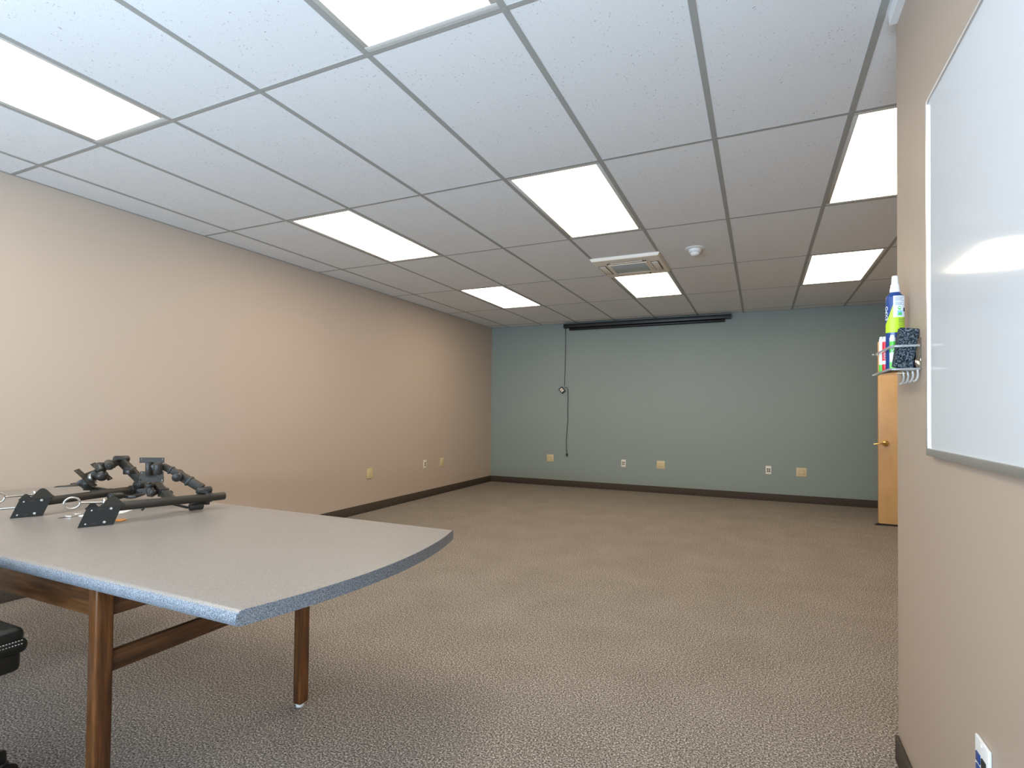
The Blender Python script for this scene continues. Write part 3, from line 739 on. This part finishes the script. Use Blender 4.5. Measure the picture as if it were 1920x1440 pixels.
# ------------------------------------------------------------------ two pole-mounted double monitor arms lying on the table
def V(p): return Vector(p)
def joint_cyl(bm, a, b, r): cyl(bm, a, b, r, seg=24, bev=min(.003, r*.25))
def vesa(bm, c, ux, uy, n, s=.052, th=.003):
    """square mounting plate: two bars joined by a neck, each corner with a round hole"""
    c, ux, uy, n = V(c), V(ux).normalized(), V(uy).normalized(), V(n).normalized()
    m4 = Matrix(((ux.x, uy.x, n.x, c.x), (ux.y, uy.y, n.y, c.y), (ux.z, uy.z, n.z, c.z), (0, 0, 0, 1)))
    hr = .0032; e_ = .009
    # bars cut so that the hole in each corner is open
    for sy in (-1, 1):
        y0, y1 = (s - .024, s) if sy > 0 else (-s, -s + .024)
        hy = sy*(s - .007)
        for xa, xb in ((-s, -s + .007 - hr), (-s + .007 + hr, s - .007 - hr), (s - .007 + hr, s)): box(bm, (xa, y0, 0), (xb, y1, th), 0, 1, m4)
        for hx_ in (-s + .007, s - .007):
            lo, hi = sorted((hy - hr, y0 if sy > 0 else y1))
            if sy > 0: box(bm, (hx_ - hr, y0, 0), (hx_ + hr, hy - hr, th), 0, 1, m4); box(bm, (hx_ - hr, hy + hr, 0), (hx_ + hr, y1, th), 0, 1, m4)
            else: box(bm, (hx_ - hr, y0, 0), (hx_ + hr, hy - hr, th), 0, 1, m4); box(bm, (hx_ - hr, hy + hr, 0), (hx_ + hr, y1, th), 0, 1, m4)
    box(bm, (-.021, -s + .020, 0), (.021, s - .020, th), 0, 1, m4)
    return m4
def clamp(t, bl, br, tr, tl, ring_c, disc_c, pole_dir):
    """C-clamp at the foot of a pole: bolted plate, bridge, two jaws, eye bolt"""
    bl, br, tl = V(bl), V(br), V(tl); tr = tl + (br - bl)
    n = (br - bl).cross(tl - bl).normalized()
    if n.y > 0: n = -n                       # faces the camera side
    bm = B(); prism(bm, [bl, br, tr, tl], -n*.004, .0008)
    f = obj('base_plate', bm, M['plate_black'], t)
    ex = (br - bl); ey = (tl - bl)
    for u, v_, r in ((.18, .82, .0042), (.72, .84, .0065), (.18, .14, .0042), (.70, .16, .0065)):
        bm = B(); c_ = bl + ex*u + ey*v_; lathe(bm, [(r, 0), (r, .001), (r*.7, .0035), (r*.25, .004)], frame_mtx(c_, c_ + n)[0], 16)
        b_ = obj('bolt', bm, M['steel'], f); b_.matrix_parent_inverse = Matrix()
    for u, v_ in ((.42, .86), (.42, .14)):
        bm = B(); c_ = bl + ex*u + ey*v_; d_ = ex.normalized()*.006; cyl(bm, c_ - d_ + n*.0002, c_ - d_ + n*.0012, .0035, seg=12); cyl(bm, c_ + d_ + n*.0002, c_ + d_ + n*.0012, .0035, seg=12); bar(bm, c_ - d_ + n*.0006, c_ + d_ + n*.0006, .007, .0012, 0, n)
        b_ = obj('slot', bm, M['slot'], f); b_.matrix_parent_inverse = Matrix()
    back = -n*.05; w_ = (tr - tl)
    bm = B(); prism(bm, [tl, tr, tr + back, tl + back], V((0, 0, -.004)), .0008)
    obj('bridge', bm, M['black_metal'], t)
    # jaws: rounded humps standing on the bridge, their faces along the pole
    def hump(c, halfw, h, axis, thick):
        axis = V(axis).normalized(); up = V((0, 0, 1)); side = axis
        pts = []
        N = 16
        for k in range(N + 1):
            s = -1 + 2*k/N; z = h*(.5 + .5*math.cos(PI*s))**.75
            pts.append(c + side*halfw*s + up*z)
        pts = [c - side*halfw - up*.003] + pts + [c + side*halfw - up*.003]
        return pts
    wx = w_.normalized()
    bm = B(); prism(bm, hump(tr - wx*.030 + n*.001, .040, .038, wx, .004), -n*.004, .0008); obj('jaw', bm, M['black_metal'], t)
    bm = B(); prism(bm, hump(tl + wx*.016 + back*.55, .022, .022, wx, .004), -n*.004, .0008); obj('jaw', bm, M['black_metal'], t)
    # eye bolt
    rc, dc = V(ring_c), V(disc_c); ax = (dc - rc).normalized()
    bm = B(); R0 = .021
    view = n
    pts = []
    e2 = V((0, 0, 1)); e2 = (e2 - ax*e2.dot(ax)).normalized()
    for k in range(26):
        a = 2*PI*(k + .5)/26; pts.append(rc + ax*R0*math.cos(a)*1.12 + e2*R0*math.sin(a))
    tube(bm, pts, .0036, 10, closed=True)
    tube(bm, [rc + ax*R0*1.05, rc + ax*(R0 + .010) + e2*.001, dc], .0036, 10)
    for k in range(16):
        c_ = dc - ax*(.004 + k*.0022); cyl(bm, c_ - ax*.0006, c_ + ax*.0006, .0042, seg=12)
    eb = obj('eye_bolt', bm, M['chrome'], t)
    bm = B(); lathe(bm, [(.006, -.004), (.015, -.002), (.0165, .001), (.0165, .003), (.010, .006)], frame_mtx(dc, dc + ax)[0], 24)
    d_ = obj('pressure_disc', bm, M['chrome'], eb); d_.matrix_parent_inverse = Matrix()
def pole(t, a, b, r=.0178):
    bm = B(); joint_cyl(bm, a, b, r); p_ = obj('pole', bm, M['black_metal'], t); return p_
def collar(t, c, axis, r=.026, L=.045):
    c = V(c); ax = V(axis).normalized()
    bm = B(); joint_cyl(bm, c - ax*L/2, c + ax*L/2, r)
    sd = ax.cross(V((0, 0, 1))).normalized()
    bar(bm, c - sd*.010, c - sd*.010 + V((0, 0, -.034)), .030, .018, .003, ax)
    return obj('collar', bm, M['black_cast'], t)
def knuckle(t, a, b, r, nm='knuckle', extra=None):
    bm = B(); joint_cyl(bm, a, b, r)
    a, b = V(a), V(b); ax = (b - a).normalized()
    for e_, s in ((a, -1), (b, 1)): lathe(bm, [(r*.62, 0), (r*.62, .002), (r*.35, .004)], frame_mtx(e_, e_ + ax*s)[0], 16)
    if extra: extra(bm)
    return obj(nm, bm, M['black_cast'], t)
def arm_seg(t, a, b, w_, h_, up=(0, 0, 1), nm='arm'):
    bm = B(); bar(bm, a, b, w_, h_, .004, up); o_ = obj(nm, bm, M['black_metal'], t)
    a, b = V(a), V(b); d_ = (b - a)
    bm = B(); c_ = a + d_*.5; q = frame_mtx(a, b, up)[0]
    box(bm, (-w_/2 - .003, -h_/2 - .003, d_.length*.46), (w_/2 + .003, h_/2 + .003, d_.length*.54), .002, 2, q)
    k_ = obj('cable_clip', bm, M['black_cast'], o_); k_.matrix_parent_inverse = Matrix()
    return o_

# --- right-hand mount (nearer)
t = thing('monitor_arm_mount', 'black double monitor arm mount lying on the table, nearer one with pole end at right', 'monitor arm', (-2.28, 1.35, TZ), 'monitor arm mounts lying on the table')
clamp(t, (-2.3246, 1.121, 0.7412), (-2.278, 1.2165, 0.7412), None, (-2.330, 1.153, .811), (-2.3567, 1.1177, 0.8312), (-2.3307, 1.2059, 0.8227), None)
pa, pb = (-2.3058, 1.2392, 0.8029), (-2.2347, 1.6428, 0.7934)
pole(t, pa, pb)
for q in ((-2.2766, 1.3182, 0.7797), (-2.2594, 1.4788, 0.7898)):
    bm = B(); cyl(bm, V(q) + V((-.001, .006, .004)), V(q) + V((.0005, -.002, 0)), .004, seg=12); obj('pole_hole', bm, M['slot'], t)
axis = V(pb) - V(pa)
collar(t, (-2.264, 1.5478, 0.793), axis, .0215, .022)
collar(t, (-2.2531, 1.5745, 0.7959), axis, .024, .030)
knuckle(t, (-2.2721, 1.5381, 0.8255), (-2.2522, 1.5907, 0.827), .0165)
bm = B()
box(bm, (-.021, -.0008, -.0045), (.015, .0012, .0045), .0004, 1, Matrix.Translation((-2.235, 1.5492, 0.8231)) @ Matrix.Rotation(.35, 4, 'Z')); obj('slot_plate', bm, M['slot'], t)
arm_seg(t, (-2.2749, 1.5641, 0.8337), (-2.3641, 1.5069, 0.9011), .030, .034)
knuckle(t, (-2.3235, 1.4814, 0.8875), (-2.3937, 1.5376, 0.8986), .0185)
arm_seg(t, (-2.349, 1.5137, 0.8965), (-2.4121, 1.474, 0.9358), .026, .026)
def ext(bm):
    bar(bm, (-2.4275, 1.4456, 0.9225), (-2.4038, 1.4667, 0.9381), .030, .040, .006); bar(bm, (-2.4338, 1.4532, 0.9495), (-2.4039, 1.4666, 0.9451), .016, .010, .003)
knuckle(t, (-2.3978, 1.4482, 0.903), (-2.3979, 1.4473, 0.9471), .017, 'tilt_head', ext)
bm = B(); joint_cyl(bm, (-2.4765, 1.4562, 0.9496), (-2.4764, 1.4573, 0.8905), .013); obj('swivel_post', bm, M['black_cast'], t)
bm = B(); m4 = vesa(bm, (-2.4815, 1.471, 0.916), (.9, .43, .0), (0, 0, 1), (-.43, .9, 0), .0535); obj('mounting_plate', bm, M['black_metal'], t)
# second arm of this mount
knuckle(t, (-2.2823, 1.513, 0.7584), (-2.2677, 1.5632, 0.7586), .0165)
bm = B(); bar(bm, (-2.2986, 1.5168, 0.7553), (-2.322, 1.4622, 0.7783), .026, .010, .003); bar(bm, (-2.2785, 1.5366, 0.7596), (-2.2687, 1.5734, 0.7759), .022, .020, .004); obj('link_plate', bm, M['black_cast'], t)
arm_seg(t, (-2.4141, 1.5199, 0.7775), (-2.5451, 1.5263, 0.8399), .032, .032)
bm = B(); ball(bm, (-2.5233, 1.5806, 0.7949), .012); joint_cyl(bm, (-2.4947, 1.5605, 0.7898), (-2.4345, 1.5328, 0.774), .010); obj('thumb_knob', bm, M['black_cast'], t)
def ext2(bm):
    ball(bm, (-2.5251, 1.4914, 0.8407), .020); bar(bm, (-2.5101, 1.4876, 0.8158), (-2.5096, 1.4991, 0.795), .034, .030, .006); ball(bm, (-2.4929, 1.4844, 0.8102), .016)
knuckle(t, (-2.5402, 1.4954, 0.8561), (-2.5078, 1.489, 0.7966), .017, 'tilt_head', ext2)
bm = B(); joint_cyl(bm, (-2.5684, 1.5378, 0.8444), (-2.5656, 1.5718, 0.843), .011); obj('swivel_post', bm, M['steel'], t)
bm = B(); vesa(bm, (-2.6243, 1.5569, 0.8386), (.9, .43, .0), (0, 0, 1), (-.43, .9, 0), .0535); obj('mounting_plate', bm, M['black_metal'], t)

# --- left-hand mount (farther)
t = thing('monitor_arm_mount', 'black double monitor arm mount lying on the table, farther one with arms folded left', 'monitor arm', (-2.72, 1.35, TZ), 'monitor arm mounts lying on the table')
clamp(t, (-2.7542, 1.0974, 0.7412), (-2.7114, 1.1853, 0.7412), None, (-2.757, 1.129, .815), (-2.7868, 1.0695, 0.825), (-2.7808, 1.1815, 0.8235), None)
pa, pb = (-2.7338, 1.2029, 0.7961), (-2.8043, 1.6093, 0.7908)
pole(t, pa, pb)
axis = V(pb) - V(pa)
collar(t, (-2.7967, 1.5689, 0.7914), axis, .022, .02); collar(t, (-2.7971, 1.5906, 0.7924), axis, .024, .03)
def ext3(bm):
    ball(bm, (-2.7875, 1.5944, 0.816), .024)
knuckle(t, (-2.7754, 1.5779, 0.8163), (-2.787, 1.6384, 0.816), .022, 'knuckle', ext3)
arm_seg(t, (-2.7912, 1.6033, 0.8357), (-2.8555, 1.5511, 0.9313), .033, .036)
bm = B(); box(bm, (-.016, -.013, -.011), (.016, .013, .011), .003, 2, Matrix.Translation((-2.7915, 1.5476, 0.8806)) @ Matrix.Rotation(.4, 4, 'Z')); obj('cable_block', bm, M['black_cast'], t)
knuckle(t, (-2.8505, 1.5204, 0.9418), (-2.8575, 1.5829, 0.9379), .0165)
bm = B(); box(bm, (-.021, -.0008, -.004), (.021, .0012, .004), .0004, 1, Matrix.Translation((-2.812, 1.5319, 0.9452)) @ Matrix.Rotation(.42, 4, 'Z')); obj('slot_plate', bm, M['slot'], t)
arm_seg(t, (-2.8563, 1.5399, 0.9296), (-2.8496, 1.4777, 0.9072), .028, .032)
def ext4(bm):
    bar(bm, (-2.8428, 1.4479, 0.9029), (-2.8473, 1.4785, 0.9149), .034, .040, .006)
knuckle(t, (-2.8334, 1.4844, 0.9277), (-2.7586, 1.4522, 0.9167), .017, 'knuckle')
knuckle(t, (-2.8544, 1.4534, 0.9193), (-2.8154, 1.4494, 0.8917), .018, 'tilt_head', ext4)
bm = B(); ball(bm, (-2.8153, 1.4498, 0.8718), .025); bar(bm, (-2.8336, 1.4414, 0.8865), (-2.8425, 1.4268, 0.8702), .030, .036, .006); obj('ball_joint', bm, M['black_cast'], t)
bm = B(); joint_cyl(bm, (-2.8357, 1.4299, 0.8678), (-2.8516, 1.4229, 0.8626), .021); obj('washer', bm, M['steel'], t)
def strip(bm, a, b, w_, th=.003, up=(0, .5, .8)): bar(bm, a, b, w_, th, .0006, up)
dq = V((-.30, .92, .25)).normalized()
bm = B()
a_, b_ = V((-2.8757, 1.3896, 0.9018)), V((-2.8288, 1.4336, 0.8306)); d_ = (b_ - a_); nrm = d_.cross(dq).normalized(); c_ = (a_ + b_)/2 + dq*.03
vesa(bm, c_, d_, dq, nrm, .0535, .004); obj('mounting_plate', bm, M['black_metal'], t)
# lower arm and its plate
bm = B(); c_ = V((-2.901, 1.3907, 0.8312))
d2 = (V((-2.8625, 1.4078, 0.8291)) - V((-2.9439, 1.3718, 0.8233))).normalized(); up2 = V((.10, -.35, .30)).normalized()
up2 = (V((-2.9978, 1.4135, 0.8259)) - V((-2.9077, 1.355, 0.8266))).normalized(); up2 = (up2 - d2*up2.dot(d2)).normalized()
vesa(bm, c_, d2, up2, d2.cross(up2), .0535, .004); obj('mounting_plate', bm, M['black_metal'], t)
bm = B(); bar(bm, (-2.8919, 1.3947, 0.8313), (-2.8723, 1.4248, 0.8562), .020, .030, .004); ball(bm, (-2.8674, 1.4165, 0.8327), .024); ball(bm, (-2.8678, 1.4269, 0.8538), .017); bar(bm, (-2.8833, 1.4097, 0.8176), (-2.8679, 1.4385, 0.8149), .030, .026, .005); obj('tilt_head', bm, M['black_cast'], t)
arm_seg(t, (-2.9051, 1.4551, 0.8028), (-2.7787, 1.5335, 0.7731), .028, .026)
knuckle(t, (-2.7154, 1.43, 0.7849), (-2.7308, 1.4889, 0.7803), .016)
bm = B(); bar(bm, (-2.6656, 1.496, 0.7767), (-2.7194, 1.5706, 0.7773), .034, .012, .003); joint_cyl(bm, (-2.7719, 1.5907, 0.7967), (-2.7671, 1.5933, 0.7707), .020); bar(bm, (-2.7822, 1.5101, 0.7711), (-2.6915, 1.5174, 0.7717), .024, .014, .003); obj('link_plate', bm, M['black_cast'], t)

# --- loose bits beside the mounts
bm = B(); z_ = TZ + .0035
tube(bm, [(-2.5925, 1.182, 0.7437), (-2.5998, 1.2085, 0.7437), (-2.5772, 1.2197, 0.7437), (-2.5908, 1.2502, 0.7437), (-2.6048, 1.3145, 0.7437)], .0033, 8)
tag(obj('hex_key', bm, M['chrome']), 'thin silver tool lying on the table just left of the nearer clamp', 'tool')
bm = B()
prism(bm, [(-2.6511, 1.2639, 0.7405), (-2.6216, 1.2917, 0.7405), (-2.5716, 1.4775, 0.7405), (-2.487, 1.3658, 0.7405), (-2.4992, 1.3079, 0.7405), (-2.5573, 1.2416, 0.7405)], (0, 0, .0009))
tag(obj('paper_strip', bm, M['white_plastic']), 'white slip lying on the table under the nearer pole', 'paper')
bm = B(); prism(bm, [(-2.3387, 1.2505, 0.7405), (-2.3681, 1.2738, 0.7405), (-2.3376, 1.296, 0.7405), (-2.3235, 1.2843, 0.7405), (-2.3091, 1.2573, 0.7405)], (0, 0, .0022), .0005)
tag(obj('cable_tie', bm, M['orange']), 'small orange plastic sliver lying right of the nearer clamp plate', 'plastic piece')
bm = B(); tube(bm, [(-3.0919, 1.0947, 0.744), (-3.0344, 1.176, 0.744), (-3.0135, 1.218, 0.744)], .0036, 8)
tag(obj('threaded_rod', bm, M['chrome']), 'thin silver rod lying on the table left of the farther clamp', 'rod')
